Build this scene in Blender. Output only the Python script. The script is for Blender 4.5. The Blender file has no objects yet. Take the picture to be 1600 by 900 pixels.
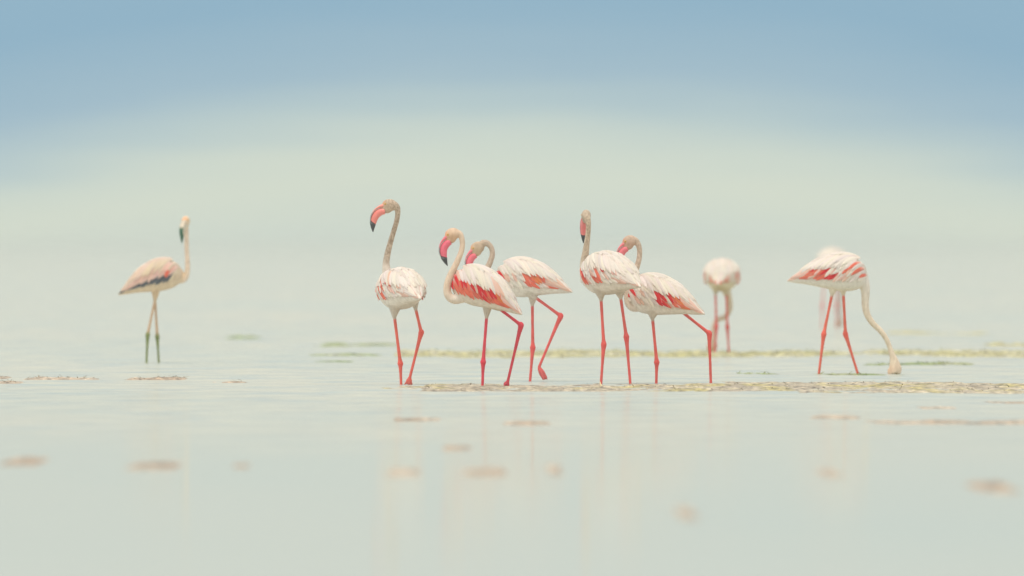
import bpy, bmesh, math, random
import numpy as np
from mathutils import Vector, Matrix
R = math.radians
random.seed(4); RNG = np.random.default_rng(7)
SC = bpy.context.scene
COL = SC.collection

# ------------------------------------------------------------------ camera
CAM_H = 1.0                       # camera one metre above the water
HOR = 385.0                       # picture row of the horizon (1600 x 900 grid)
F = 400.0 / 36.0 * 1600.0         # pixels per radian of the 400 mm lens
cam_d = bpy.data.cameras.new('camera'); cam = bpy.data.objects.new('camera', cam_d); COL.objects.link(cam)
cam_d.lens = 400; cam_d.sensor_width = 36; cam_d.clip_start = 0.5; cam_d.clip_end = 80000
cam.location = (0, 0, CAM_H)
cam.rotation_euler = (R(90) - math.atan((450 - HOR) / F), 0, 0)
cam_d.dof.use_dof = True; cam_d.dof.focus_distance = 82.7; cam_d.dof.aperture_fstop = 2.8; cam_d.dof.aperture_blades = 0
SC.camera = cam

# ------------------------------------------------------------------ light
SUN_EL, SUN_AZ = R(68), R(206)    # high, behind the camera to the left
SKY_STRENGTH = 0.1
sun_d = bpy.data.lights.new('sun', 'SUN'); sun = bpy.data.objects.new('sun', sun_d); COL.objects.link(sun)
sun_d.energy = 1.5; sun_d.angle = R(24); sun_d.color = (1.0, 0.93, 0.83)
sv = Vector((math.sin(SUN_AZ) * math.cos(SUN_EL), math.cos(SUN_AZ) * math.cos(SUN_EL), math.sin(SUN_EL)))
sun.rotation_euler = sv.to_track_quat('Z', 'Y').to_euler(); sun.location = (-20, -20, 40)
SC.view_settings.view_transform = 'Standard'; SC.view_settings.look = 'None'
SC.view_settings.exposure = 0.0; SC.view_settings.gamma = 1.0; SC.view_settings.use_curve_mapping = False
SC.cycles.use_denoising = True
SC.cycles.max_bounces = 6; SC.cycles.volume_bounces = 2; SC.cycles.transparent_max_bounces = 6

def lin(r, g, b):
    f = lambda c: (c / 255 / 12.92) if c / 255 <= .04045 else ((c / 255 + .055) / 1.055) ** 2.4
    return (f(r), f(g), f(b), 1.0)

class NT:                                            # short hand for node trees
    def __init__(s, tree): s.t = tree; tree.nodes.clear()
    def n(s, kind, **kw):
        nd = s.t.nodes.new(kind)
        for k, v in kw.items(): setattr(nd, k, v)
        return nd
    def l(s, a, b): s.t.links.new(a, b)
    def m(s, op, a, b=None, c=None):
        nd = s.n('ShaderNodeMath', operation=op)
        for i, v in enumerate((a, b, c)):
            if v is None: continue
            if isinstance(v, (int, float)): nd.inputs[i].default_value = v
            else: s.l(v, nd.inputs[i])
        return nd.outputs[0]
    def ramp(s, fac, stops, interp='LINEAR'):
        nd = s.n('ShaderNodeValToRGB'); cr = nd.color_ramp; cr.interpolation = interp
        while len(cr.elements) < len(stops): cr.elements.new(0.5)
        for e, (p, c) in zip(cr.elements, stops): e.position = p; e.color = c
        s.l(fac, nd.inputs[0]); return nd.outputs[0]
    def mix(s, fac, a, b, blend='MIX'):
        nd = s.n('ShaderNodeMix', data_type='RGBA', blend_type=blend)
        for i, v in ((0, fac), (6, a), (7, b)):
            if isinstance(v, (int, float)): nd.inputs[i].default_value = v
            elif isinstance(v, tuple): nd.inputs[i].default_value = v
            else: s.l(v, nd.inputs[i])
        return nd.outputs[2]
    def noise(s, vec, scale, detail=3, rough=.55):
        nd = s.n('ShaderNodeTexNoise'); nd.inputs['Scale'].default_value = scale
        nd.inputs['Detail'].default_value = detail; nd.inputs['Roughness'].default_value = rough
        s.l(vec, nd.inputs['Vector']); return nd.outputs[0]
    def mapping(s, vec, scale):
        nd = s.n('ShaderNodeMapping'); nd.inputs['Scale'].default_value = scale
        s.l(vec, nd.inputs['Vector']); return nd.outputs[0]

world = bpy.data.worlds.new('World'); SC.world = world; world.use_nodes = True
w = NT(world.node_tree)
tc = w.n('ShaderNodeTexCoord'); sep = w.n('ShaderNodeSeparateXYZ'); w.l(tc.outputs['Generated'], sep.inputs[0])
# pale haze bank low over the lake, a little deeper straight ahead, clearer blue strip above it, high thin cloud overhead
az2 = w.m('MINIMUM', w.m('MULTIPLY', w.m('POWER', sep.outputs[0], 2.0), 0.00014 * F), 0.0056)
wob = w.m('MULTIPLY', w.m('SUBTRACT', w.noise(w.mapping(tc.outputs['Generated'], (30, 30, 420)), 1.0, 3), 0.5), 0.0045)
el = w.m('ADD', w.m('ADD', sep.outputs[2], az2), wob)
d = lambda px: px / F
stops = [(0, (206, 217, 209)), (40, (211, 221, 210)), (105, (217, 225, 210)), (165, (210, 221, 210)), (215, (189, 208, 209)),
         (280, (166, 193, 207)), (400, (148, 183, 204)), (640, (150, 185, 205))]
TOP = 700.0
lo = w.ramp(w.m('DIVIDE', el, d(TOP)), [(p / TOP, lin(*c)) for p, c in stops], 'LINEAR')
hi = w.ramp(sep.outputs[2], [(0.022, (0.0,) * 3 + (1,)), (0.085, (1.0,) * 3 + (1,))], 'EASE')
sky = w.n('ShaderNodeTexSky', sky_type='NISHITA'); sky.sun_disc = False
sky.sun_elevation = SUN_EL; sky.sun_rotation = SUN_AZ; sky.dust_density = 5.0; sky.air_density = 1.0; sky.ozone_density = 1.0
veil = w.ramp(sep.outputs[2], [(0.05, (.74, .73, .70, 1)), (0.9, (1.0, .98, .93, 1))])        # thin cloud, brighter overhead
veil = w.mix(1.0, veil, (11.6,) * 3 + (1,), 'MULTIPLY')
haze_high = w.mix(0.2, veil, sky.outputs[0])
lo10 = w.mix(1.0, lo, (1 / SKY_STRENGTH,) * 3 + (1,), 'MULTIPLY')
low = w.mix(0.06, lo10, sky.outputs[0])
bg = w.n('ShaderNodeBackground'); bg.inputs[1].default_value = SKY_STRENGTH
w.l(w.mix(hi, low, haze_high), bg.inputs[0])
wo = w.n('ShaderNodeOutputWorld'); w.l(bg.outputs[0], wo.inputs[0])

# ------------------------------------------------------------------ helpers
def D_of(py): return F * CAM_H / (py - HOR)          # distance of a point of the water seen at row py
def X_of(px, D): return (px - 800.0) * D / F

def tag(o, label=None, cat=None, group=None, kind=None):
    for k, v in (('label', label), ('category', cat), ('group', group), ('kind', kind)):
        if v: o[k] = v
    return o

def mesh(name, verts, faces, smooth=True):
    me = bpy.data.meshes.new(name); me.from_pydata([tuple(map(float, v)) for v in verts], [], faces); me.update()
    if smooth: me.polygons.foreach_set('use_smooth', [True] * len(me.polygons))
    return me

def link(name, me, mat, parent=None, M=None):
    o = bpy.data.objects.new(name, me); COL.objects.link(o)
    if mat and not me.materials: me.materials.append(mat)
    if parent: o.parent = parent
    if M is not None: o.matrix_local = M
    return o

def catmull(P, n=8):
    P = np.asarray(P, float); Q = np.vstack([2 * P[0] - P[1], P, 2 * P[-1] - P[-2]]); out = []
    for i in range(1, len(Q) - 2):
        a, b, c, e = Q[i - 1], Q[i], Q[i + 1], Q[i + 2]
        for t in np.linspace(0, 1, n, endpoint=False):
            out.append(.5 * ((2 * b) + (-a + c) * t + (2 * a - 5 * b + 4 * c - e) * t * t + (-a + 3 * b - 3 * c + e) * t ** 3))
    out.append(P[-1]); return np.array(out)

def tube(V, Fc, pts, rad, seg=14, flat=1.0):
    pts = np.asarray(pts, float); n = len(pts); base = len(V)
    T = np.gradient(pts, axis=0); T /= np.linalg.norm(T, axis=1)[:, None] + 1e-9
    ref = np.array([0., 1., 0.]) if abs(T[0][1]) < .9 else np.array([1., 0, 0])
    for i in range(n):
        b = np.cross(T[i], ref); b /= np.linalg.norm(b) + 1e-9; c = np.cross(b, T[i]); ref = c
        for k in range(seg):
            a = 2 * math.pi * k / seg
            V.append(pts[i] + rad[i] * (math.cos(a) * b + flat * math.sin(a) * c))
    for i in range(n - 1):
        for k in range(seg):
            k2 = (k + 1) % seg
            Fc.append((base + i * seg + k, base + i * seg + k2, base + (i + 1) * seg + k2, base + (i + 1) * seg + k))
    Fc.append(tuple(base + k for k in reversed(range(seg)))); Fc.append(tuple(base + (n - 1) * seg + k for k in range(seg)))

def ellipsoid(V, Fc, c, ax, ay, az, nu=18, nv=12):
    base = len(V); c = np.asarray(c, float)
    for j in range(1, nv):
        t = math.pi * j / nv
        for i in range(nu):
            p = 2 * math.pi * i / nu
            V.append(c + math.cos(t) * ax + math.sin(t) * (math.cos(p) * ay + math.sin(p) * az))
    a = len(V); V.append(c + ax); V.append(c - ax)
    for j in range(nv - 2):
        for i in range(nu):
            i2 = (i + 1) % nu
            Fc.append((base + j * nu + i, base + (j + 1) * nu + i, base + (j + 1) * nu + i2, base + j * nu + i2))
    for i in range(nu):
        i2 = (i + 1) % nu
        Fc.append((a, base + i, base + i2)); Fc.append((a + 1, base + (nv - 2) * nu + i2, base + (nv - 2) * nu + i))

def vnoise(x, y, seed=0):                             # smooth value noise on numpy arrays
    xi = np.floor(x).astype(np.int64); yi = np.floor(y).astype(np.int64); fx = x - xi; fy = y - yi
    fx = fx * fx * (3 - 2 * fx); fy = fy * fy * (3 - 2 * fy)
    def h(a, b):
        v = np.sin(a * 127.1 + b * 311.7 + seed * 74.7) * 43758.5453
        return v - np.floor(v)
    return (h(xi, yi) * (1 - fx) + h(xi + 1, yi) * fx) * (1 - fy) + (h(xi, yi + 1) * (1 - fx) + h(xi + 1, yi + 1) * fx) * fy
def fbm(x, y, seed=0, octv=4):
    s = 0; a = .5; tot = 0
    for o in range(octv):
        s = s + a * vnoise(x, y, seed + o * 13); tot += a; x = x * 2.03; y = y * 2.03; a *= .55
    return s / tot

# ------------------------------------------------------------------ materials
def new_mat(name):
    m = bpy.data.materials.new(name); m.use_nodes = True
    return m, NT(m.node_tree)
def finish(nt, sh): o = nt.n('ShaderNodeOutputMaterial'); nt.l(sh, o.inputs[0])

def plumage_material():
    m, t = new_mat('flamingo_skin_and_down')
    at = t.n('ShaderNodeAttribute', attribute_name='Col'); lg = t.n('ShaderNodeAttribute', attribute_name='leg')
    sp = t.n('ShaderNodeAttribute', attribute_name='speckle')
    co = t.n('ShaderNodeTexCoord').outputs['Object']
    n1 = t.noise(co, 85, 2); n2 = t.noise(t.mapping(co, (1, 1, .5)), 45, 3); n3 = t.noise(co, 16, 3)
    k = t.m('MULTIPLY', t.ramp(n1, [(.46, (0, 0, 0, 1)), (.56, (1, 1, 1, 1))]), sp.outputs['Fac'])
    c = t.mix(k, at.outputs['Color'], (.36, .27, .19, 1))
    v = t.ramp(n2, [(.3, (.86, .84, .82, 1)), (.7, (1.06, 1.06, 1.06, 1))])
    c = t.mix(1.0, c, v, 'MULTIPLY')
    c = t.mix(1.0, c, t.ramp(n3, [(.3, (.93, .92, .90, 1)), (.7, (1.04, 1.04, 1.04, 1))]), 'MULTIPLY')
    p = t.n('ShaderNodeBsdfPrincipled'); t.l(c, p.inputs['Base Color'])
    t.l(t.m('SUBTRACT', .85, t.m('MULTIPLY', lg.outputs['Fac'], .40)), p.inputs['Roughness'])
    p.inputs['Specular IOR Level'].default_value = .3
    b = t.n('ShaderNodeBump'); b.inputs['Distance'].default_value = .004; b.inputs['Strength'].default_value = .5
    t.l(t.m('ADD', n2, t.m('MULTIPLY', n1, .5)), b.inputs['Height']); t.l(b.outputs[0], p.inputs['Normal'])
    finish(t, p.outputs[0]); return m

def feather_material(name, attr):
    m, t = new_mat(name)
    if attr: c = t.n('ShaderNodeAttribute', attribute_name='Col').outputs['Color']
    else: c = t.n('ShaderNodeObjectInfo').outputs['Color']
    uv = t.n('ShaderNodeUVMap').outputs[0]; s = t.n('ShaderNodeSeparateXYZ'); t.l(uv, s.inputs[0])
    edge = t.m('ABSOLUTE', t.m('SUBTRACT', s.outputs[1], .5))
    ef = t.ramp(edge, [(.30, (0, 0, 0, 1)), (.5, (.45, .45, .45, 1))])
    c2 = t.mix(ef, c, (.86, .79, .72, 1))
    basef = t.ramp(s.outputs[0], [(.05, (.55, .55, .55, 1)), (.40, (0, 0, 0, 1))])
    c2 = t.mix(basef, c2, (.84, .70, .62, 1))
    barb = t.noise(t.mapping(uv, (3, 34, 1)), 1.0, 2)
    c2 = t.mix(1.0, c2, t.ramp(barb, [(.3, (.93, .92, .91, 1)), (.65, (1.03, 1.03, 1.03, 1))]), 'MULTIPLY')
    p = t.n('ShaderNodeBsdfPrincipled'); t.l(c2, p.inputs['Base Color']); p.inputs['Roughness'].default_value = .75
    p.inputs['Specular IOR Level'].default_value = .25
    b = t.n('ShaderNodeBump'); b.inputs['Distance'].default_value = .002; b.inputs['Strength'].default_value = .4
    t.l(barb, b.inputs['Height']); t.l(b.outputs[0], p.inputs['Normal'])
    tr = t.n('ShaderNodeBsdfTranslucent'); t.l(c2, tr.inputs[0])
    mx = t.n('ShaderNodeMixShader'); mx.inputs[0].default_value = .18; t.l(p.outputs[0], mx.inputs[1]); t.l(tr.outputs[0], mx.inputs[2])
    finish(t, mx.outputs[0]); return m

def attr_material(name, rough):
    m, t = new_mat(name)
    c = t.n('ShaderNodeAttribute', attribute_name='Col').outputs['Color']
    co = t.n('ShaderNodeTexCoord').outputs['Object']
    c = t.mix(1.0, c, t.ramp(t.noise(co, 90, 3), [(.3, (.88, .88, .88, 1)), (.7, (1.06, 1.06, 1.06, 1))]), 'MULTIPLY')
    p = t.n('ShaderNodeBsdfPrincipled'); t.l(c, p.inputs['Base Color']); p.inputs['Roughness'].default_value = rough
    finish(t, p.outputs[0]); return m

def plain_material(name, rgb, rough=.8, var=.25, scale=30):
    m, t = new_mat(name); co = t.n('ShaderNodeTexCoord').outputs['Object']
    c = t.mix(1.0, tuple(rgb) + (1,), t.ramp(t.noise(co, scale, 3), [(.3, (1 - var,) * 3 + (1,)), (.7, (1 + var,) * 3 + (1,))]), 'MULTIPLY')
    p = t.n('ShaderNodeBsdfPrincipled'); t.l(c, p.inputs['Base Color']); p.inputs['Roughness'].default_value = rough
    finish(t, p.outputs[0]); return m

def water_material():
    m, t = new_mat('milky_shallow_water')
    pos = t.n('ShaderNodeNewGeometry').outputs['Position']; s = t.n('ShaderNodeSeparateXYZ'); t.l(pos, s.inputs[0])
    patch = t.noise(t.mapping(pos, (.35, .06, 1)), 1.0, 4)                 # wind patches, metres wide
    fine = t.noise(t.mapping(pos, (2.2, .9, 1)), 1.0, 4, .6)
    tint = t.noise(t.mapping(pos, (.12, .035, 1)), 1.0, 3)
    body = t.mix(t.ramp(tint, [(.35, (0, 0, 0, 1)), (.65, (1, 1, 1, 1))]), (.54, .55, .475, 1), (.495, .535, .48, 1))
    ripple_tone = t.noise(t.mapping(pos, (1.3, .55, 1)), 1.0, 5, .62)              # long bluish ripple streaks, their darker reflections painted into the body colour
    # the breeze reaches the birds but leaves the near water calm
    edge = t.m('ADD', s.outputs[1], t.m('MULTIPLY', t.m('SUBTRACT', patch, .5), 30))
    near = t.n('ShaderNodeMapRange', interpolation_type='SMOOTHSTEP'); near.inputs[1].default_value = 46; near.inputs[2].default_value = 84
    t.l(edge, near.inputs[0])
    rip = near.outputs[0]
    body = t.mix(t.m('MULTIPLY', t.ramp(ripple_tone, [(.50, (0, 0, 0, 1)), (.66, (1, 1, 1, 1))]), t.m('MULTIPLY', rip, .75)), body, (.40, .48, .48, 1))
    rough = t.m('ADD', .062, t.m('MULTIPLY', rip, t.m('ADD', .02, t.m('MULTIPLY', patch, .11))))
    df = t.n('ShaderNodeBsdfDiffuse'); t.l(body, df.inputs[0])
    gl = t.n('ShaderNodeBsdfGlossy'); gl.inputs[0].default_value = (.93, .96, .94, 1); t.l(rough, gl.inputs['Roughness'])
    b = t.n('ShaderNodeBump'); b.inputs['Distance'].default_value = .02
    t.l(t.m('MULTIPLY', rip, .30), b.inputs['Strength']); t.l(fine, b.inputs['Height']); t.l(b.outputs[0], gl.inputs['Normal'])
    fac = t.m('ADD', t.m('ADD', .28, t.m('MULTIPLY', rip, -.07)), t.m('MULTIPLY', t.m('SUBTRACT', fine, .5), t.m('MULTIPLY', rip, 1.3)))
    mx = t.n('ShaderNodeMixShader'); t.l(fac, mx.inputs[0]); t.l(df.outputs[0], mx.inputs[1]); t.l(gl.outputs[0], mx.inputs[2])
    finish(t, mx.outputs[0]); return m

def bank_material(name, cols):
    m, t = new_mat(name); pos = t.n('ShaderNodeNewGeometry').outputs['Position']
    a = t.noise(t.mapping(pos, (2.6, .45, 20)), 1.0, 4, .65); b_ = t.noise(t.mapping(pos, (20, 3.5, 50)), 1.0, 5, .7)
    c = t.ramp(a, [(.38, cols[0]), (.49, cols[1]), (.60, cols[2])])
    c = t.mix(1.0, c, t.ramp(b_, [(.38, (.26, .23, .20, 1)), (.46, (.85, .84, .82, 1)), (.55, (1.1, 1.1, 1.08, 1)), (.63, (1.75, 1.72, 1.66, 1))]), 'MULTIPLY')
    p = t.n('ShaderNodeBsdfPrincipled'); t.l(c, p.inputs['Base Color']); p.inputs['Roughness'].default_value = .55
    bm = t.n('ShaderNodeBump'); bm.inputs['Distance'].default_value = .004; t.l(b_, bm.inputs['Height']); t.l(bm.outputs[0], p.inputs['Normal'])
    finish(t, p.outputs[0]); return m

M_BODY = plumage_material(); M_FEATHER = feather_material('feather_vane', False); M_WING = feather_material('folded_wing', True)
M_BILL = attr_material('bill_horn', .38); M_EYE = attr_material('eye_gloss', .15)
M_WATER = water_material()

# ------------------------------------------------------------------ the setting: water
def ground_sheet():
    xs = [-30000, -3000, -300, -60, -20, 20, 60, 300, 3000, 30000]; ys = [-300, -40, 20, 60, 110, 200, 500, 2000, 8000, 30000]
    V = [(x, y, 0) for y in ys for x in xs]; n = len(xs)
    Fc = [(j * n + i, j * n + i + 1, (j + 1) * n + i + 1, (j + 1) * n + i) for j in range(len(ys) - 1) for i in range(n - 1)]
    o = link('lake_water', mesh('lake_water', V, Fc, False), M_WATER); tag(o, kind='structure')
ground_sheet()

# ------------------------------------------------------------------ banks and weed
def bank_mesh(px0, px1, py, tpx, h, seed, dx=.035, fill=.5, ragged=1.0, wob=1.5, step=.16, xs=1.0):
    """low relief that breaks the water surface: a strip of depth tpx picture rows round row py"""
    Dc = D_of(py); y0 = D_of(py + tpx * .62 + wob); y1 = D_of(max(py - tpx * .62 - wob, HOR + 20))
    x0, x1 = X_of(px0, Dc), X_of(px1, Dc); half = .5 * (D_of(py - tpx * .5) - D_of(py + tpx * .5)) + 1e-6
    nx = max(8, int((x1 - x0) / dx)); ny = max(6, min(60, int((y1 - y0) / step)))
    X, Y = np.meshgrid(np.linspace(x0, x1, nx), np.linspace(y0, y1, ny))
    cen = Dc + (fbm(X * .6, X * 0 + seed, seed) - .5) * half * 1.6 * wob / 1.5
    wid = half * (.55 + .9 * fbm(X * .9, X * 0 + 7.7, seed + 5))
    env = np.clip(1.15 - np.abs(Y - cen) / wid, -1, 1)
    e = np.minimum((X - x0), (x1 - X)) / min(.5 * (x1 - x0), max(.25, .08 * (x1 - x0))); env = np.minimum(env, np.clip(e, 0, 1) * 1.9 - .7); rim = np.minimum(np.minimum(Y - y0, y1 - Y) / (.12 * (y1 - y0) + 1e-6), 1)
    rim = np.minimum(rim, np.clip(np.minimum(X - x0, x1 - X) / min(.12, .2 * (x1 - x0)), 0, 1))
    n = fbm(X * 2.2 * xs, Y * .7, seed + 11, 5); n2 = fbm(X * 13 * xs, Y * 2.2, seed + 21, 3)
    Z = h * (env * .40 + ragged * (n - fill) * 2.6 + (n2 - .5) * 2.0 * ragged - .05)
    Z = np.where(env < -.3, -h * .4, Z); Z = np.clip(Z, -h * .4, h * 1.5); Z = Z * rim - h * .4 * (1 - rim)
    Vv = np.stack([X, Y, Z], -1).reshape(-1, 3); keep = Z > -h * .05
    Fc = []
    for j in range(ny - 1):
        k = keep[j, :-1] | keep[j, 1:] | keep[j + 1, :-1] | keep[j + 1, 1:]
        for i in np.nonzero(k)[0]:
            Fc.append((j * nx + i, j * nx + i + 1, (j + 1) * nx + i + 1, (j + 1) * nx + i))
    used = sorted({v for f in Fc for v in f}); mp = {v: q for q, v in enumerate(used)}
    return Vv[used], [tuple(mp[v] for v in f) for f in Fc]

def strands(pts, n, ln, seed):
    """ragged weed blades lying on a bank"""
    rg = np.random.default_rng(seed); V = []; Fc = []
    hi = pts[pts[:, 2] > 0.003]
    if not len(hi): return V, Fc
    for q in rg.integers(0, len(hi), n):
        p = hi[q]; a = rg.uniform(0, 2 * math.pi); L = ln * rg.uniform(.4, 1.3); up = rg.uniform(.0, .55) * L; wd = rg.uniform(.0015, .004)
        dr = np.array([math.cos(a), math.sin(a), 0]); sd = np.array([-dr[1], dr[0], .5]) * wd; b = len(V)
        for u in (0, .35, .7, 1):
            c = p + dr * L * u + np.array([0, 0, up * math.sin(u * 2.4) - .004]); k = (1 - u * .8)
            V += [c - sd * k, c + sd * k]
        for i in range(3): Fc.append((b + 2 * i, b + 2 * i + 1, b + 2 * i + 3, b + 2 * i + 2))
    return V, Fc

TAN = bank_material('wet_mud_and_weed', [(.36, .30, .21, 1), (.47, .41, .30, 1), (.42, .36, .13, 1)])
OLIVE = bank_material('olive_algae', [(.36, .34, .13, 1), (.46, .43, .20, 1), (.52, .50, .33, 1)])
GREEN = bank_material('green_algae', [(.16, .24, .06, 1), (.26, .32, .10, 1), (.34, .36, .20, 1)])
BROWN = bank_material('brown_weed', [(.36, .25, .16, 1), (.44, .34, .24, 1), (.50, .42, .32, 1)])
BLADE = plain_material('dark_weed_blade', (.24, .20, .12), .7, .5, 40)
BLADEG = plain_material('green_weed_blade', (.24, .26, .06), .7, .5, 40)

def bank(name, pieces, mat, label, cat=None, kind=None, blades=0, blade_mat=None, ln=.05, group=None):
    V = []; Fc = []
    for pc in pieces:
        v, f = bank_mesh(**pc); o = len(V); V += list(v); Fc += [tuple(i + o for i in q) for q in f]
    o = link(name, mesh(name, V, Fc), mat); tag(o, label, cat, group, kind)
    if blades:
        v, f = strands(np.array(V), blades, ln, len(V) % 97)
        tag(link('weed_blades', mesh('weed_blades', v, f, False), blade_mat or BLADE, o), kind='stuff')
    return o

bank('mud_bank', [dict(px0=640, px1=1700, py=605.5, tpx=9, h=.0095, seed=3, fill=.42),
                  dict(px0=1120, px1=1720, py=601, tpx=6, h=.011, seed=8, fill=.45),
                  dict(px0=1230, px1=1720, py=612, tpx=3.5, h=.009, seed=15, fill=.45),
                  dict(px0=580, px1=730, py=607, tpx=5, h=.008, seed=19, fill=.42)], TAN,
     'low wet mud bank streaked with weed under the flock', kind='structure', blades=420, ln=.03)
bank('algae_band', [dict(px0=596, px1=1720, py=553.5, tpx=7, h=.020, seed=31, fill=.40, dx=.05),
                    dict(px0=690, px1=900, py=557.5, tpx=3, h=.011, seed=34, fill=.42, dx=.05)], OLIVE,
     'long olive algae band lying behind the flock', 'algae', 'stuff', 500, BLADEG, .07)
bank('algae_streak', [dict(px0=1140, px1=1240, py=584, tpx=1.6, h=.012, seed=41, fill=.43), dict(px0=1240, px1=1440, py=585.5, tpx=1.6, h=.011, seed=43, fill=.52),
                      dict(px0=1335, px1=1540, py=569.5, tpx=2, h=.013, seed=47, fill=.45)], GREEN,
     'thin green algae streaks around the feeding flamingo with its head underwater', 'algae', 'stuff', 120, BLADEG, .04)
bank('weed_streak', [dict(px0=-60, px1=24, py=591.3, tpx=1.8, h=.014, seed=51, fill=.34), dict(px0=26, px1=168, py=592.6, tpx=1.6, h=.014, seed=53, fill=.36),
                     dict(px0=186, px1=302, py=592.6, tpx=1.6, h=.013, seed=55, fill=.36), dict(px0=-50, px1=45, py=598.6, tpx=1.6, h=.011, seed=57, fill=.40),
                     dict(px0=318, px1=396, py=597.2, tpx=1.2, h=.009, seed=59, fill=.40)], BROWN,
     'thin brown weed streaks on the water in front of the young green-legged flamingo', 'weed', 'stuff', 160, BLADE, .035)
bank('far_algae_streak', [dict(px0=485, px1=640, py=538.5, tpx=3.5, h=.02, seed=61, fill=.50, dx=.06), dict(px0=470, px1=610, py=555, tpx=2, h=.014, seed=63, fill=.52, dx=.06),
                          dict(px0=330, px1=420, py=529, tpx=4, h=.02, seed=65, fill=.54, dx=.06), dict(px0=480, px1=560, py=565, tpx=1.6, h=.01, seed=67, fill=.55, dx=.05)], GREEN,
     'faint far green algae patches between the young flamingo and the flock', 'algae', 'stuff')
bank('distant_algae_streak', [dict(px0=1380, px1=1560, py=521.5, tpx=3, h=.022, seed=71, fill=.50, dx=.07), dict(px0=1540, px1=1640, py=541, tpx=4, h=.03, seed=73, fill=.50, dx=.07)], OLIVE,
     'faint distant olive weed on the far water beyond the algae band', 'algae', 'stuff')
bank('brown_weed_line', [dict(px0=598, px1=705, py=656.5, tpx=3, h=.011, seed=81, fill=.36), dict(px0=775, px1=875, py=661, tpx=5, h=.013, seed=83, fill=.36)], BROWN,
     'soft brown weed line on the water just in front of the flock', 'weed', 'stuff')
bank('pale_weed_line', [dict(px0=1330, px1=1660, py=660.5, tpx=3, h=.010, seed=85, fill=.47), dict(px0=1250, px1=1350, py=652, tpx=2.5, h=.007, seed=87, fill=.40),
                        dict(px0=1430, px1=1500, py=637.5, tpx=2, h=.009, seed=88, fill=.38), dict(px0=1530, px1=1620, py=629.5, tpx=2, h=.009, seed=89, fill=.38)], BROWN,
     'pale weed lines on the water in front of the feeding flamingo', 'weed', 'stuff')
def clump(px, py, wpx, tpx, h, seed, label):
    v, f = bank_mesh(px - wpx / 2, px + wpx / 2, py, tpx, h * .7, seed, dx=.02, fill=.30, step=.08)
    par = list(range(len(v)))                          # keep the one connected piece that is largest
    def find(i):
        while par[i] != i: par[i] = par[par[i]]; i = par[i]
        return i
    for q in f:
        for i in q[1:]: par[find(i)] = find(q[0])
    cnt = {}
    for q in f: cnt[find(q[0])] = cnt.get(find(q[0]), 0) + 1
    big = max(cnt, key=cnt.get) if cnt else print('EMPTY CLUMP', label); f = [q for q in f if find(q[0]) == big]; used = sorted({i for q in f for i in q}); mp = {i: k for k, i in enumerate(used)}
    o = link('weed_clump', mesh('weed_clump', v[used], [tuple(mp[i] for i in q) for q in f]), BROWN)
    tag(o, label, 'weed', 'weed clumps on the calm near water')
for a in ((38, 721, 90, 9, .014, 3, 'long pale weed clump on the calm water in front of the thin brown weed streaks'),
          (242, 728, 100, 8, .010, 5, 'flat blurred weed clump on the calm water in front of the young green-legged flamingo'),
          (632, 738, 60, 9, .010, 7, 'blurred weed clump on the calm water in front of the tall speckled-necked flamingo'),
          (757, 736, 90, 10, .016, 9, 'broad brown weed clump on the calm water in front of the reddest-winged flamingo'),
          (866, 735, 30, 10, .018, 11, 'small dark weed clump on the calm water in front of the half hidden flamingo'),
          (1072, 803, 34, 12, .016, 13, 'lone round weed clump far out on the calm water in front of the striding flamingo'),
          (1298, 741, 40, 9, .014, 15, 'small brown weed clump on the calm water in front of the feeding flamingo'),
          (1552, 763, 78, 10, .015, 17, 'long brown weed clump on the calm water past the feeding flamingo and its lowered head'),
          (375, 730, 34, 6, .009, 19, 'faint tiny weed clump on the calm water between the young flamingo and the flock'),
          (715, 701, 56, 6, .009, 21, 'faint thin weed clump on the calm water just behind the broad brown one')):
    clump(*a)

# ------------------------------------------------------------------ flamingo trunk, feathers
ST = np.array([(-.405, -.060, -.070, .008), (-.33, -.012, -.083, .038), (-.25, .042, -.092, .074), (-.125, .110, -.118, .122), (0, .142, -.145, .148),
               (.09, .136, -.146, .145), (.155, .112, -.132, .122), (.205, .062, -.098, .080), (.235, -.02, -.040, .012)])
_xs = np.linspace(ST[0, 0], ST[-1, 0], 161)
_tab = np.stack([np.interp(_xs, ST[:, 0], ST[:, k]) for k in (1, 2, 3)], 1)
for _ in range(40):
    _tab[1:-1] = .25 * _tab[:-2] + .5 * _tab[1:-1] + .25 * _tab[2:]
def trunk_pt(x, th):
    x = min(max(x, _xs[0]), _xs[-1]); top, bot, wd = (np.interp(x, _xs, _tab[:, k]) for k in range(3))
    c, h = (top + bot) / 2, (top - bot) / 2; s, co = math.sin(th), math.cos(th)
    ex = .9
    return np.array([x, wd * math.copysign(abs(s) ** ex, s), c + h * math.copysign(abs(co) ** ex, co)])
def trunk_frame(x, th):
    e = .004; p = trunk_pt(x, th); tx = trunk_pt(x + e, th) - trunk_pt(x - e, th); tt = trunk_pt(x, th + .02) - trunk_pt(x, th - .02)
    tx /= np.linalg.norm(tx) + 1e-9; tt /= np.linalg.norm(tt) + 1e-9; n = np.cross(tt, tx); n /= np.linalg.norm(n) + 1e-9
    rad = p - np.array([p[0], 0, (trunk_pt(x, 0)[2] + trunk_pt(x, math.pi)[2]) / 2])
    if np.dot(n, rad) < 0: n = -n
    return p, tx, tt, n

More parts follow.
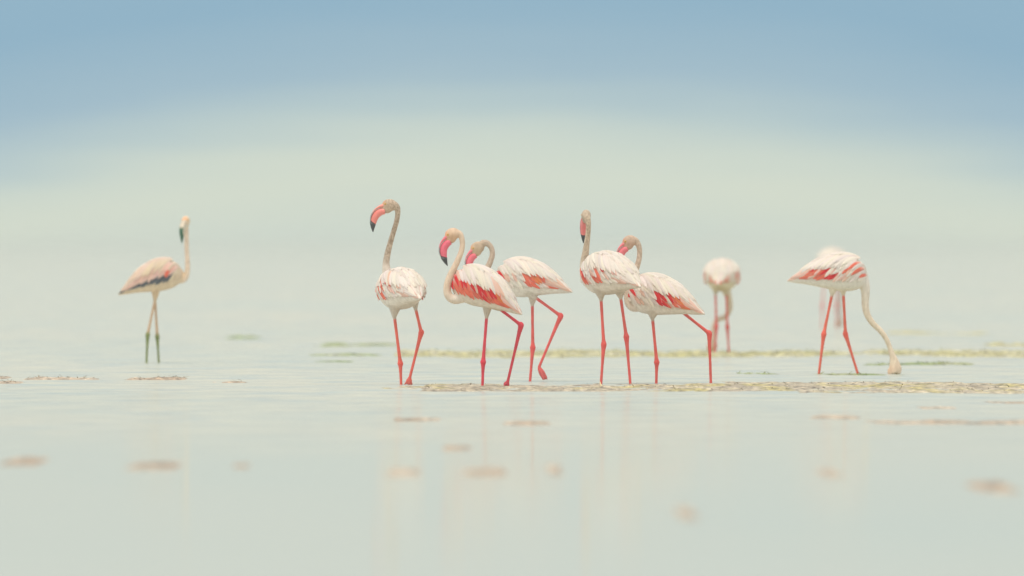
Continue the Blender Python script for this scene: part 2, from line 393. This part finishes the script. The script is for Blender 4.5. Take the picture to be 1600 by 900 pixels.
def feather_geo(x1, t1, x2, t2, wd, off, lift, side, blunt=.0):
    off0, lift0 = off, lift
    V = []; UV = []; nu, nv = 7, 4
    prof = [.45, .80, .98, 1.0, .88, .62, .10 + blunt]
    path = []
    for i in range(nu):
        u = i / (nu - 1); x = x1 + (x2 - x1) * u; th = side * R(t1 + (t2 - t1) * u)
        p, tx, tt, n = trunk_frame(x, th); g = min(1.0, .25 + .75 * max(0.0, np.interp(x, _xs, _tab[:, 2]) - .01) / .09)
        path.append((p + n * (off0 * g + lift0 * g * u * u), n, u))
    for i in range(nu):
        p, n, u = path[i]; a = path[min(i + 1, nu - 1)][0] - path[max(i - 1, 0)][0]; a /= np.linalg.norm(a) + 1e-9
        sd = np.cross(n, a); sd /= np.linalg.norm(sd) + 1e-9
        for k in range(nv):
            v = k / (nv - 1); s = (v - .5) * wd * prof[i]
            V.append(p + sd * s - n * (abs(v - .5) * 2) ** 2 * wd * .17); UV.append((u, v))
    Fc = [(i * nv + k, i * nv + k + 1, (i + 1) * nv + k + 1, (i + 1) * nv + k) for i in range(nu - 1) for k in range(nv - 1)]
    return V, Fc, UV

def layout():
    rg = random.Random(11); j = lambda s: rg.uniform(-s, s); out = []
    for i in range(13):                                               # three rows of coverts down the wing, front to back
        x = .165 - i * .0275
        out.append(('L1', i, x, 84 + j(3), x - .095 + j(.015), 113 + j(4) - max(0, i - 8) * 3, .042, .016, .008))
    for i in range(13):
        x = .185 - i * .0285
        out.append(('L2', i, x, 64 + j(4), x - .095 + j(.015), 97 + j(5) - max(0, i - 8) * 2.5, .041, .018, .008))
    for i in range(13):
        x = .185 - i * .0285
        out.append(('L3', i, x, 46 + j(4), x - .090 + j(.015), 78 + j(5) - max(0, i - 8) * 2, .041, .019, .008))
    for i in range(8):                                                # tertials reaching to the tail
        out.append(('T', i, -.06 - i * .016 + j(.01), 92 - i * 7 + j(3), -.30 - .012 * i + j(.012), 100 - i * 6 + j(4), .052, .016 + i * .0008, .006))
    for i in range(13):                                               # long pointed scapulars draped over the coverts
        x = .15 - i * .026
        out.append(('D', i, x, 22 + j(5), x - .15 + j(.02), 71 + j(9) - max(0, i - 7) * 4, .040, .022, .012))
    for i in range(8):
        x = .16 - i * .042
        out.append(('E', i, x, 8 + j(3), x - .15 + j(.01), 26 + j(6), .044, .021, .008))
    for i in range(8):                                                # ridge of the back
        x = .15 - i * .043
        out.append(('K', i, x, -1 + j(2), x - .14 + j(.01), 5 + j(5), .046, .023, .006))
    for i in range(6):                                                # small shoulder feathers
        out.append(('S', i, .212 - .012 * (i % 2), 40 + i * 12, .135 + j(.01), 52 + i * 12, .040, .012, .004))
    for i in range(4):                                                # tail coverts
        out.append(('U', i, -.20 - .02 * i, 14 + i * 12, -.36 - .012 * i, 22 + i * 18, .044, .016, .003))
    return out
LAY = layout()
def fmesh(V, Fc, UV, name='feather'):
    me = mesh(name, V, Fc); ul = me.uv_layers.new(name='UVMap')
    ul.data.foreach_set('uv', np.array([UV[l.vertex_index] for l in me.loops]).ravel()); return me
FGEO = {s: [feather_geo(*L[2:], s) for L in LAY] for s in (1, -1)}
FMESH = {}
def feather_mesh(s, k):
    if (s, k) not in FMESH:
        FMESH[s, k] = fmesh(*FGEO[s][k]); FMESH[s, k].materials.append(M_FEATHER)
    return FMESH[s, k]
def wing_shell(side):
    V = []; Fc = []; UV = []; nx, nt = 26, 9
    for i in range(nx):
        x = .195 - i * (.195 + .34) / (nx - 1)
        lo_ = 106 - max(0, (-.05 - x)) * 60 - max(0, x - .1) * 180
        for k in range(nt):
            th = side * R(28 + (lo_ - 28) * k / (nt - 1)); p, tx, tt, n = trunk_frame(x, th)
            e = min(k / 1.5, 1, i / 2.0, (nx - 1 - i) / 2.0); V.append(p + n * (-.004 + .0085 * e + .006 * max(0, k - nt + 4) / 3 * min(1, i / 3))); UV.append((.7, .5))
    for i in range(nx - 1):
        for k in range(nt - 1): Fc.append((i * nt + k, i * nt + k + 1, (i + 1) * nt + k + 1, (i + 1) * nt + k))
    base = len(V)                                                      # folded lower edge turns back in under the wing
    for i in range(nx):
        p = V[i * nt + nt - 1]; x = p[0]; q, tx, tt, n = trunk_frame(x, side * R(min(118, 112)))
        V.append(p - n * .014); UV.append((.7, .5))
    for i in range(nx - 1): Fc.append((i * nt + nt - 1, base + i, base + i + 1, (i + 1) * nt + nt - 1))
    return V, Fc, UV
SHELL = {s: wing_shell(s) for s in (1, -1)}

PAL = dict(W=(.88, .82, .735), P=(.86, .58, .48), C=(.87, .19, .12), R=(.80, .025, .035), O=(.90, .26, .09), G=(.105, .12, .14), B=(.82, .64, .50), Y=(.80, .66, .48))
def put_color(me, cols):
    a = me.color_attributes.new('Col', 'FLOAT_COLOR', 'POINT'); c = np.ones((len(me.vertices), 4), np.float32); c[:, :3] = cols
    a.data.foreach_set('color', c.ravel())

# bill stations: culmen, gape, lower edge (forward, up), half width
BILL = [((.037, .020), (.034, -.014), (.028, -.062), .026), ((.075, .003), (.069, -.017), (.051, -.069), .025), ((.112, -.029), (.106, -.037), (.075, -.089), .024),
        ((.136, -.072), (.131, -.074), (.089, -.118), .021), ((.141, -.118), (.138, -.118), (.098, -.142), .017), ((.133, -.155), (.130, -.154), (.107, -.166), .011), ((.119, -.192), (.1175, -.192), (.114, -.190), .003)]
def bill_loft(a, b, i0, i1, inset, gap=0.0, wk=1.0):
    st = np.array([list(s[a]) + list(s[b]) + [s[3]] for s in BILL[i0:i1 + 1]]); st = catmull(st, 5); V = []; Fc = []; seg = 12
    for q in st:
        A = q[0:2]; B = q[2:4]; c = (A + B) / 2; h = (A - B) / 2; h = h * max(.2, 1 - gap / (np.linalg.norm(h) + 1e-6))
        for k in range(seg):
            t = 2 * math.pi * k / seg; p = c + h * math.cos(t); V.append((p[0], q[4] * wk * math.sin(t), p[1]))
    n = len(st)
    for i in range(n - 1):
        for k in range(seg): k2 = (k + 1) % seg; Fc.append((i * seg + k, i * seg + k2, (i + 1) * seg + k2, (i + 1) * seg + k))
    Fc.append(tuple(reversed(range(seg)))); Fc.append(tuple((n - 1) * seg + k for k in range(seg)))
    return V, Fc, np.linspace(i0, i1, n).repeat(seg)

def flamingo(px0, foot, trunk, neck, head, legs, colours, label, voxel=.0045, near=(1,), body=(.83, .77, .69), neckc=(.74, .60, .47),
             headc=(.66, .50, .36), legc=(.80, .10, .095), tarsc=None, spk=0.0, bill=((.86, .30, .27), (.86, .22, .22), (.035, .04, .045)), bare=True, toes=True, group=None, with_bill=True, belly=None):
    D = D_of(foot); s = F / D
    root = bpy.data.objects.new('flamingo', None); COL.objects.link(root); root.empty_display_size = .1
    root.location = (X_of(px0, D), D, 0); tag(root, label, 'flamingo', group)
    L = lambda px, py, dep=0.0: np.array([(px - px0) / s, dep, (foot - py) / s])
    cx, cy, psi, phi, k = trunk
    f = np.array([math.cos(R(phi)) * math.cos(R(psi)), math.cos(R(phi)) * math.sin(R(psi)), math.sin(R(phi))])
    sd = np.array([-math.sin(R(psi)), math.cos(R(psi)), 0]); up = np.cross(f, sd); o = L(cx, cy)
    TM = Matrix(((f[0] * k, sd[0] * k, up[0] * k, o[0]), (f[1] * k, sd[1] * k, up[1] * k, o[1]), (f[2] * k, sd[2] * k, up[2] * k, o[2]), (0, 0, 0, 1)))
    T = lambda p: o + k * (f * p[0] + sd * p[1] + up * p[2])
    V = []; Fc = []; S = []                           # S: skeleton samples (point, radius, colour, speckle, leg)
    # trunk
    nx, nt = 44, 30; base = len(V); b = np.array(body); be = np.array(belly if belly is not None else b * np.array((.74, .71, .66)))  # belly tone: shade of the underside painted into the plumage colour
    for i in range(nx):
        x = _xs[0] + (_xs[-1] - _xs[0]) * (.5 - .5 * math.cos(math.pi * i / (nx - 1)))
        for q in range(nt): V.append(T(trunk_pt(x, 2 * math.pi * q / nt)))
        if i % 2 == 0:
            c = (trunk_pt(x, 0) + trunk_pt(x, math.pi)) / 2; r = abs(trunk_pt(x, 0)[2] - trunk_pt(x, math.pi)[2]) / 2 * k
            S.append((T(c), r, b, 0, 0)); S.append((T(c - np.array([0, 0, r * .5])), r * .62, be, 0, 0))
    for i in range(nx - 1):
        for q in range(nt): q2 = (q + 1) % nt; Fc.append((base + i * nt + q, base + i * nt + q2, base + (i + 1) * nt + q2, base + (i + 1) * nt + q))
    Fc.append(tuple(base + q for q in reversed(range(nt)))); Fc.append(tuple(base + (nx - 1) * nt + q for q in range(nt)))
    # neck
    P = catmull([list(L(*n_[:3])) + [n_[3]] for n_ in neck], 7); tube(V, Fc, P[:, :3], P[:, 3], 16)
    nn = len(P)
    for i in range(0, nn, 2):
        u = i / (nn - 1); g = min(1, max(0, (u - .06) / .30)); S.append((P[i, :3], P[i, 3], b * (1 - g) + np.array(neckc) * g, spk * min(1, max(0, (u - .2) / .2)), 0))
    # head
    hx, hy, hd, hpsi, hrot, hk = head; hc = L(hx, hy, hd)
    hf0 = np.array([math.cos(R(hpsi)), math.sin(R(hpsi)), 0]); hs = np.array([-hf0[1], hf0[0], 0]); hz = np.array([0, 0, 1.])
    hf = hf0 * math.cos(R(hrot)) - hz * math.sin(R(hrot)); hu = hz * math.cos(R(hrot)) + hf0 * math.sin(R(hrot))
    H = lambda u, v, y=0: hc + hk * (hf * u + hu * v + hs * y)
    ellipsoid(V, Fc, H(-.002, .004), hf * .054 * hk, hs * .036 * hk, hu * .046 * hk)
    ellipsoid(V, Fc, H(.016, -.018), hf * .040 * hk, hs * .027 * hk, hu * .038 * hk)
    ellipsoid(V, Fc, H(.026, .004), hf * .028 * hk, hs * .026 * hk, hu * .027 * hk)
    ch = np.array(headc); S.append((H(-.02, .008), .05 * hk, .5 * ch + .5 * np.array(neckc), spk * .7, 0)); S.append((H(.0, -.012), .05 * hk, ch, spk * .35, 0))
    S.append((H(.032, .010), .025 * hk, ch * np.array((1.18, .82, .66)), 0, 0))
    # legs
    lc = np.array(legc); tcx = np.array(tarsc if tarsc else legc)
    for lg in legs:
        hip, stub, ank, ft, dep = lg[:5]; tip = lg[5] if len(lg) > 5 else None
        hipP, stubP, ankP = L(*hip, dep * .8), L(*stub, dep), L(*ank, dep); ftP = L(*ft, dep)
        if tip is None: ftP[2] = -.012
        mid = (stubP + ankP) / 2; a1 = stubP * .12 + ankP * .88; dr = (ftP - ankP); t1 = ankP + dr * .16; t2 = ankP + dr * .5; t3 = ankP + dr * .93
        rr = 1.0
        tube(V, Fc, catmull([hipP, .5 * (hipP + stubP), stubP, stubP * .94 + ankP * .06], 5), np.interp(np.linspace(0, 3, 16), [0, 1, 2, 3], ([.048, .034, .0175, .010] if dep > -.05 or tip is None else [.034, .024, .015, .010])) * k, 14)
        chain = catmull([stubP * 1.0, mid, a1, ankP, t1, t2, t3, ftP], 5); rad = np.interp(np.linspace(0, 7, len(chain)), range(8), [.0125, .0112, .0135, .0225, .0150, .0108, .0108, .0120]) * rr
        tube(V, Fc, chain, rad, 12)
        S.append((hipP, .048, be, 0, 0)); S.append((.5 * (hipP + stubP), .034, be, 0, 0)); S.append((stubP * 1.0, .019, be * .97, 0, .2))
        for i in range(1, len(chain)):
            u = i / (len(chain) - 1); c = lc if u < .36 else (lc * np.array((1.02, .80, .85)) if u < .52 else tcx * np.array((.97, .92, .95)))
            if tarsc and u > .36: c = tcx
            S.append((chain[i], rad[i], c, 0, 1))
        if toes:
            fd = np.array([f[0], f[1], 0]); fd /= np.linalg.norm(fd); fs = np.array([-fd[1], fd[0], 0])
            if tip is not None:
                tp = L(*tip, dep); tp[2] = max(tp[2], -.005); ax = tp - ftP; fs2 = fs
                ends = [tp + fs2 * w_ for w_ in (-.030, 0, .030)]
            else:
                ends = [ftP + fd * .075 + fs * w_ for w_ in (-.045, 0, .045)] + [ftP - fd * .018]
            for e_ in ends:
                ch_ = np.array([ftP + (e_ - ftP) * u for u in np.linspace(0, 1, 6)]); tube(V, Fc, ch_, np.linspace(.010, .0055, 6), 10)
                for p_ in ch_[2:]: S.append((p_, .008, tcx * np.array((.80, .9, .95)) if tip else tcx * .75, 0, 1))
            if tip is not None:                       # folded web between the toes
                tube(V, Fc, [ftP, ftP * .6 + tp * .4, tp * .95 + ftP * .05], [.014, .024, .021], 10, .55)
    tmp = mesh('tmp', V, Fc); ob = bpy.data.objects.new('tmp', tmp); COL.objects.link(ob)
    rm = ob.modifiers.new('r', 'REMESH'); rm.mode = 'VOXEL'; rm.voxel_size = voxel
    sm = ob.modifiers.new('s', 'SMOOTH'); sm.factor = .5; sm.iterations = 4
    dg = bpy.context.evaluated_depsgraph_get(); me = bpy.data.meshes.new_from_object(ob.evaluated_get(dg)); me.name = 'body'
    bpy.data.objects.remove(ob); bpy.data.meshes.remove(tmp)
    n = len(me.vertices); co = np.empty(n * 3, np.float32); me.vertices.foreach_get('co', co); co = co.reshape(-1, 3)
    SP = np.array([x[0] for x in S]); SR = np.array([x[1] for x in S]); SCc = np.array([x[2] for x in S]); SK = np.array([[x[3], x[4]] for x in S])
    col = np.empty((n, 3), np.float32); sk = np.empty((n, 2), np.float32)
    for a in range(0, n, 4000):
        dd = np.linalg.norm(co[a:a + 4000, None, :] - SP[None], axis=2) - SR[None]; dd -= dd.min(1, keepdims=True)
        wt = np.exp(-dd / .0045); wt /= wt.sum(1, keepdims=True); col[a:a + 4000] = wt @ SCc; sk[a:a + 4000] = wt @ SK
    put_color(me, col)
    for nm, ix in (('speckle', 0), ('leg', 1)):
        at = me.attributes.new(nm, 'FLOAT', 'POINT'); at.data.foreach_set('value', np.ascontiguousarray(sk[:, ix]))
    me.polygons.foreach_set('use_smooth', [True] * len(me.polygons)); me.materials.clear()
    link('body', me, M_BODY, root)
    # bill and eyes
    HM = Matrix(((hf[0] * hk, hs[0] * hk, hu[0] * hk, hc[0]), (hf[1] * hk, hs[1] * hk, hu[1] * hk, hc[1]), (hf[2] * hk, hs[2] * hk, hu[2] * hk, hc[2]), (0, 0, 0, 1)))
    if with_bill:
        cu, cl, ct = (np.array(c) for c in bill)
        def part(nm, geo, colf, par, M):
            v, fc, st = geo; me_ = mesh(nm, v, fc); put_color(me_, np.array([colf(q) for q in st])); return link(nm, me_, M_BILL, par, M)
        bl = part('lower_bill', bill_loft(1, 2, 0, 4, 0, .0010, 1.04), lambda q: cl if q < 3.7 else ct, root, HM)
        part('upper_bill', bill_loft(0, 1, 0, 4, 0, .0012, .86), lambda q: cu + (ct - cu) * min(1, max(0, (q - 2.3) / .6)), root, HM)
        part('bill_tip', bill_loft(0, 2, 4, 6, 0), lambda q: ct, bl, Matrix.Identity(4))
    for y in (1, -1):
        v = []; fc = []; c = np.array((.027, y * .0285, .013)); ellipsoid(v, fc, c, np.array((.0075, 0, 0)), np.array((0, .0045, 0)), np.array((0, 0, .0075)), 12, 8)
        v = np.array(v); me_ = mesh('eye', v, fc); rr_ = np.hypot(v[:, 0] - c[0], v[:, 2] - c[2])
        put_color(me_, np.where(rr_[:, None] < .0035, np.array((.02, .02, .02)), np.array((.72, .42, .08)))); link('eye', me_, M_EYE, root, HM)
    # wings
    rg = random.Random(int(px0))
    def fcol(L_):
        c = np.array(PAL[colours.get(L_[0], 'W' * 20)[L_[1]]]); 
        c = c * rg.uniform(.90, 1.07) * np.array((1, rg.uniform(.95, 1.01), rg.uniform(.92, 1.02)))
        return c
    for side in (1, -1):
        V, Fc, UV = [list(x) for x in SHELL[side]]; tone = np.array(PAL[colours.get('shell', 'W')]); cols = [tone] * len(V)
        if side not in near:
            for (v, fc, uv), L_ in zip(FGEO[side], LAY):
                b0 = len(V); V += v; UV += uv; Fc += [tuple(i + b0 for i in q) for q in fc]; cols += [fcol(L_)] * len(v)
        me_ = fmesh(V, Fc, UV, 'wing'); put_color(me_, np.array(cols)); wg = link('wing', me_, M_WING, root, TM)
        if side in near:
            for q, L_ in enumerate(LAY):
                o_ = link('feather', feather_mesh(side, q), None, wg); o_.color = tuple(fcol(L_)) + (1,)
    return root

def row(s, n=13): return (s * n)[:n]
# --- young bird on its own, left
flamingo(238, 567, (247, 431, 6, 16, .93),
         [(262, 428, 0, .075), (274, 434, 0, .045), (283, 438, 0, .028), (290, 434, 0, .024), (293, 423, 0, .022), (293, 408, 0, .021), (292, 392, 0, .020), (291.5, 375, .0, .020), (291, 358, .01, .021), (290.5, 347, .0, .026)],
         (290.5, 346, -.01, -106, 0, .98),
         [((244, 448), (242.5, 468), (231, 523), (229, 567), -.045), ((243, 448), (242, 468), (245.5, 526), (248, 567), .045)],
         dict(L1='Y' + 'G' * 12, L2='PCCPPPPPPPPPP', L3='YPPBPPPPPPBPP', T='GPPPPBBB', D='Y' * 8 + 'B' * 5, E='B' * 8, S='YYYYYY', U='BBGG', shell='G'),
         'young cream flamingo with green legs standing apart, dark-edged wing', voxel=.006, near=(-1,), body=(.76, .60, .42), neckc=(.82, .66, .52), headc=(.80, .64, .46),
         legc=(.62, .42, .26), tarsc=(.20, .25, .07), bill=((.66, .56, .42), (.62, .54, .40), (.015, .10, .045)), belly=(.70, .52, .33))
# --- tall bird with grey speckled neck, seen from behind
flamingo(630, 601, (627.5, 452.5, 110, 0, 1.0),
         [(613, 446, .10, .060), (606, 430, .14, .042), (603, 414, .14, .027), (605, 398, .12, .023), (609.5, 380, .10, .0205), (614.5, 363, .08, .019), (619.5, 346, .06, .0185), (621.5, 332, .04, .0195), (619.5, 323, .03, .024), (612, 318, .03, .030)],
         (608, 321.5, .03, 180, 0, 1.0),
         [((617, 478), (616.3, 494), (625.6, 568), (626.9, 602), -.02), ((648, 470), (649.5, 482), (658.3, 519), (640.5, 590), -.07, (638, 601))],
         dict(L1='WCWWCCWWWWWWW', L2='CWWCWCWWPPWWW', L3='WWWWCWRWCWWPP', T='PPWPWWWW', D='WWWWWPWWWWWWW', U='WPWP'),
         'tall white flamingo with long speckled grey neck raised highest, seen from behind', near=(1, -1), neckc=(.62, .50, .39), headc=(.60, .46, .34), spk=1.0, legc=(.84, .145, .105),
         bill=((.88, .34, .27), (.88, .25, .21), (.04, .045, .05)))
# --- bird with the reddest wing
flamingo(772, 603.5, (750.5, 449.5, 150, 20, .96),
         [(735, 453, 0, .085), (722, 463, 0, .050), (709, 467.5, 0, .034), (700.5, 461, 0, .030), (699, 448, 0, .028), (703, 433, 0, .0265), (710, 418, 0, .023), (717, 403, 0, .021), (721.8, 389, 0, .0195), (722.3, 376, 0, .0195), (718.5, 366, 0, .023), (711, 364, 0, .030)],
         (706.5, 367, 0, 180, 23, 1.0),
         [((762, 470), (760.5, 493), (755, 565.5), (753.8, 604), -.06), ((768, 473), (781, 483), (814, 508), (793.2, 597), .05, (790, 603.5))],
         dict(L1='CCCCCCCCRCCCC', L2='RCRRCRPRRCRRO', L3='PWWWWWWWPRCOC', T='CCOPPPPW', D='WWWWWWWWWPPWW', E='W' * 8, S='WWWPRR', U='WPPP', shell='C'),
         'flamingo with bright red lower wing and smooth cream neck, black-tipped pink bill', near=(1,), neckc=(.76, .60, .46), headc=(.70, .47, .31), legc=(.76, .055, .095),
         bill=((.85, .20, .24), (.86, .15, .22), (.04, .045, .05)))
# --- bird just behind it
flamingo(845, 596, (820, 435, 155, 5.5, .98),
         [(808, 437, 0, .085), (793, 445, 0, .052), (778, 449, 0, .036), (765, 445, 0, .030), (759, 434, 0, .026), (761, 421, 0, .0235), (766, 409, 0, .0215), (769.3, 398, 0, .020), (767.5, 387, 0, .020), (760.5, 380, 0, .023), (752, 381, 0, .030)],
         (746, 388, 0, 180, 24, 1.0),
         [((833, 455), (831.8, 474), (832.5, 543), (828, 597), -.01), ((829, 457), (836, 464.5), (876, 493.5), (842, 574), -.09, (852.5, 593))],
         dict(L1='PWWWWWWCCCWWP', L2='RPPWPWWCCOOCP', L3='WWWWWWWWCCOCP', T='CPPPPWPP', U='WWPP', shell='P'),
         'flamingo half hidden behind the reddest one, orange wing patch, one leg swung back', near=(1,), neckc=(.60, .48, .38), headc=(.62, .46, .31), spk=.35, legc=(.80, .12, .11),
         bill=((.86, .22, .26), (.88, .17, .22), (.04, .045, .05)))
# --- bird turned away, thin upright neck
flamingo(958, 600, (951, 428.5, 123, 3, 1.05),
         [(926, 440, .10, .070), (915.5, 426, .14, .044), (913, 411, .14, .031), (915, 396, .12, .0255), (917, 381, .10, .0215), (918.8, 366, .08, .019), (919.5, 352, .06, .019), (918, 342, .06, .024), (916, 335, .08, .030)],
         (915.8, 337.5, .10, 104, 10, .94),
         [((938, 452), (939, 466), (943.3, 538), (938.8, 600), -.04), ((968, 452), (969.5, 464), (978.5, 526), (985, 600), -.05)],
         dict(L1='WCCPWWCCWWWWW', L2='CRWWWPWCWPWWW', L3='WWWWWWPWRWWPP', T='PPWPWWWW', U='WWWP'),
         'white flamingo turned away with thin upright speckled neck and hanging bill', near=(1, -1), neckc=(.66, .54, .41), headc=(.56, .45, .35), spk=.6, legc=(.81, .125, .11))
# --- bird stepping right behind it
flamingo(1062, 599, (1026.5, 462, 153, 10, 1.0),
         [(1016, 465, 0, .085), (1002, 475, 0, .054), (990, 479.5, 0, .036), (982.5, 473, 0, .031), (981, 460, 0, .029), (984, 446, 0, .026), (990, 431, 0, .0235), (995.5, 416, 0, .021), (999, 402, 0, .0195), (999, 388, 0, .0195), (994.5, 377.5, 0, .023), (987, 374, 0, .030)],
         (983.5, 378, 0, 180, 20, .98),
         [((1020, 486), (1019.4, 497), (1026, 566), (1025.3, 600), -.05), ((1050, 476), (1066, 487.5), (1108.3, 521), (1111, 599), .05)],
         dict(L1='WPPWWWWRRCPCP', L2='RWWPWWWRRWRCO', L3='WWWWWWWWWRCOC', T='OCPPPPWP', U='WWPP', S='WWWWRW', shell='P'),
         'flamingo with red and orange wing streaks and back leg stretched far behind', near=(1,), neckc=(.66, .53, .42), headc=(.64, .43, .32), spk=.45, legc=(.81, .12, .10),
         bill=((.87, .25, .27), (.88, .20, .24), (.04, .045, .05)))
# --- distant bird seen from behind, feeding
flamingo(1127, 552, (1127.5, 431, 84, 2, 1.02),
         [(1128, 432, .10, .080), (1134, 450, .22, .050), (1139.5, 466, .27, .034), (1141, 482, .28, .028), (1134, 495, .28, .026), (1123, 499, .26, .025), (1116.5, 509, .24, .025), (1114, 525, .22, .026), (1113.5, 538, .22, .032)],
         (1113.5, 541, .22, 10, 92, 1.0),
         [((1119, 444), (1118, 458), (1119.3, 510), (1117, 552), 0), ((1135, 444), (1135, 458), (1136.5, 511), (1139, 552), 0)],
         dict(L1='WCWCCPWWWWWWW', L2='WCCWPCWCPWWWW', L3='WWWWCPWCCWWWW', T='CPPPCWWW', U='WPCC', shell='P'),
         'distant blurred flamingo seen from behind, feeding with its head down', voxel=.0065, near=(), neckc=(.70, .60, .50), legc=(.78, .14, .13), with_bill=False, toes=False)
# --- feeding bird, right
flamingo(1310, 584.5, (1310, 426, 3, 0, 1.0),
         [(1332, 425, 0, .090), (1344, 434, 0, .062), (1351, 447, 0, .042), (1352.3, 461, 0, .033), (1352, 477, 0, .0285), (1355.5, 492, 0, .0255), (1364, 505.5, 0, .0235), (1375.5, 516.5, 0, .022), (1384.5, 529, 0, .0205), (1390.5, 543, 0, .0195), (1394, 554, 0, .023), (1396.5, 562, 0, .032), (1398, 569.5, 0, .042), (1398.5, 577, 0, .047), (1398.5, 583, 0, .045)],
         (1398.5, 577.5, 0, 0, 93, 1.06),
         [((1302, 445), (1300, 459), (1287, 522), (1279, 584.5), -.04), ((1317, 445), (1318, 458), (1321.3, 522), (1341.5, 584.5), .04)],
         dict(L1='WWPPWPRRCCCPP', L2='CWPCWWPWRCPCC', L3='WCWWWWWPWWCRC', T='CCPPPPPP', U='WPPP', S='WWWWCW'),
         'feeding flamingo with long neck stretched down and head in the water', near=(-1,), neckc=(.78, .66, .51), headc=(.80, .58, .42), spk=.12, legc=(.84, .155, .10),
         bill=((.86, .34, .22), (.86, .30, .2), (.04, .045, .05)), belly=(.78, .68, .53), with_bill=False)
# --- farthest bird, almost hidden by the feeding one
flamingo(1298, 514, (1300, 409, 80, 0, 1.08),
         [(1302, 412, .10, .080), (1308, 428, .22, .050), (1312, 442, .27, .034), (1314, 458, .28, .028), (1313, 474, .28, .026), (1312, 488, .26, .026), (1312, 500, .24, .032)],
         (1312, 504, .24, 10, 92, 1.0),
         [((1291, 422), (1288, 436), (1285, 476), (1284, 514), 0), ((1305, 422), (1306, 436), (1307, 476), (1308, 514), 0)],
         dict(L1='CCWWCCPPWWWWW', shell='P'),
         'farthest blurred white flamingo almost hidden behind the feeding one', voxel=.0075, near=(), neckc=(.62, .56, .50), legc=(.80, .30, .28), with_bill=False, toes=False)

# a pale reed scrap beside a foot on the bank
D_ = D_of(604); v, fc = [], []
tube(v, fc, catmull([(X_of(937.5, D_), D_, .032), (X_of(938.8, D_), D_ - .01, .012), (X_of(941.5, D_), D_ - .02, -.006)], 5), np.linspace(.004, .007, 11), 8)
tag(link('reed_scrap', mesh('reed_scrap', v, fc), plain_material('dry_reed', (.72, .60, .34), .6)), 'pale yellow reed scrap on the mud bank by the foot of the bird turned away', 'reed')

# ------------------------------------------------------------------ haze over the lake
def haze(density):
    V = [(x, y, z) for z in (-1, 1.75) for y in (-320, 30100) for x in (-30100, 30100)]
    Fc = [(0, 2, 3, 1), (4, 5, 7, 6), (0, 1, 5, 4), (2, 6, 7, 3), (0, 4, 6, 2), (1, 3, 7, 5)]
    m = bpy.data.materials.new('lake_haze'); m.use_nodes = True; t = NT(m.node_tree)
    pv = t.n('ShaderNodeVolumePrincipled'); pv.inputs['Color'].default_value = (.66, .71, .68, 1); pv.inputs['Density'].default_value = density
    o = t.n('ShaderNodeOutputMaterial'); t.l(pv.outputs[0], o.inputs['Volume'])
    tag(link('haze', mesh('haze', V, Fc, False), m), 'thin pale haze over the lake', 'haze', kind='stuff')
haze(0.0008)
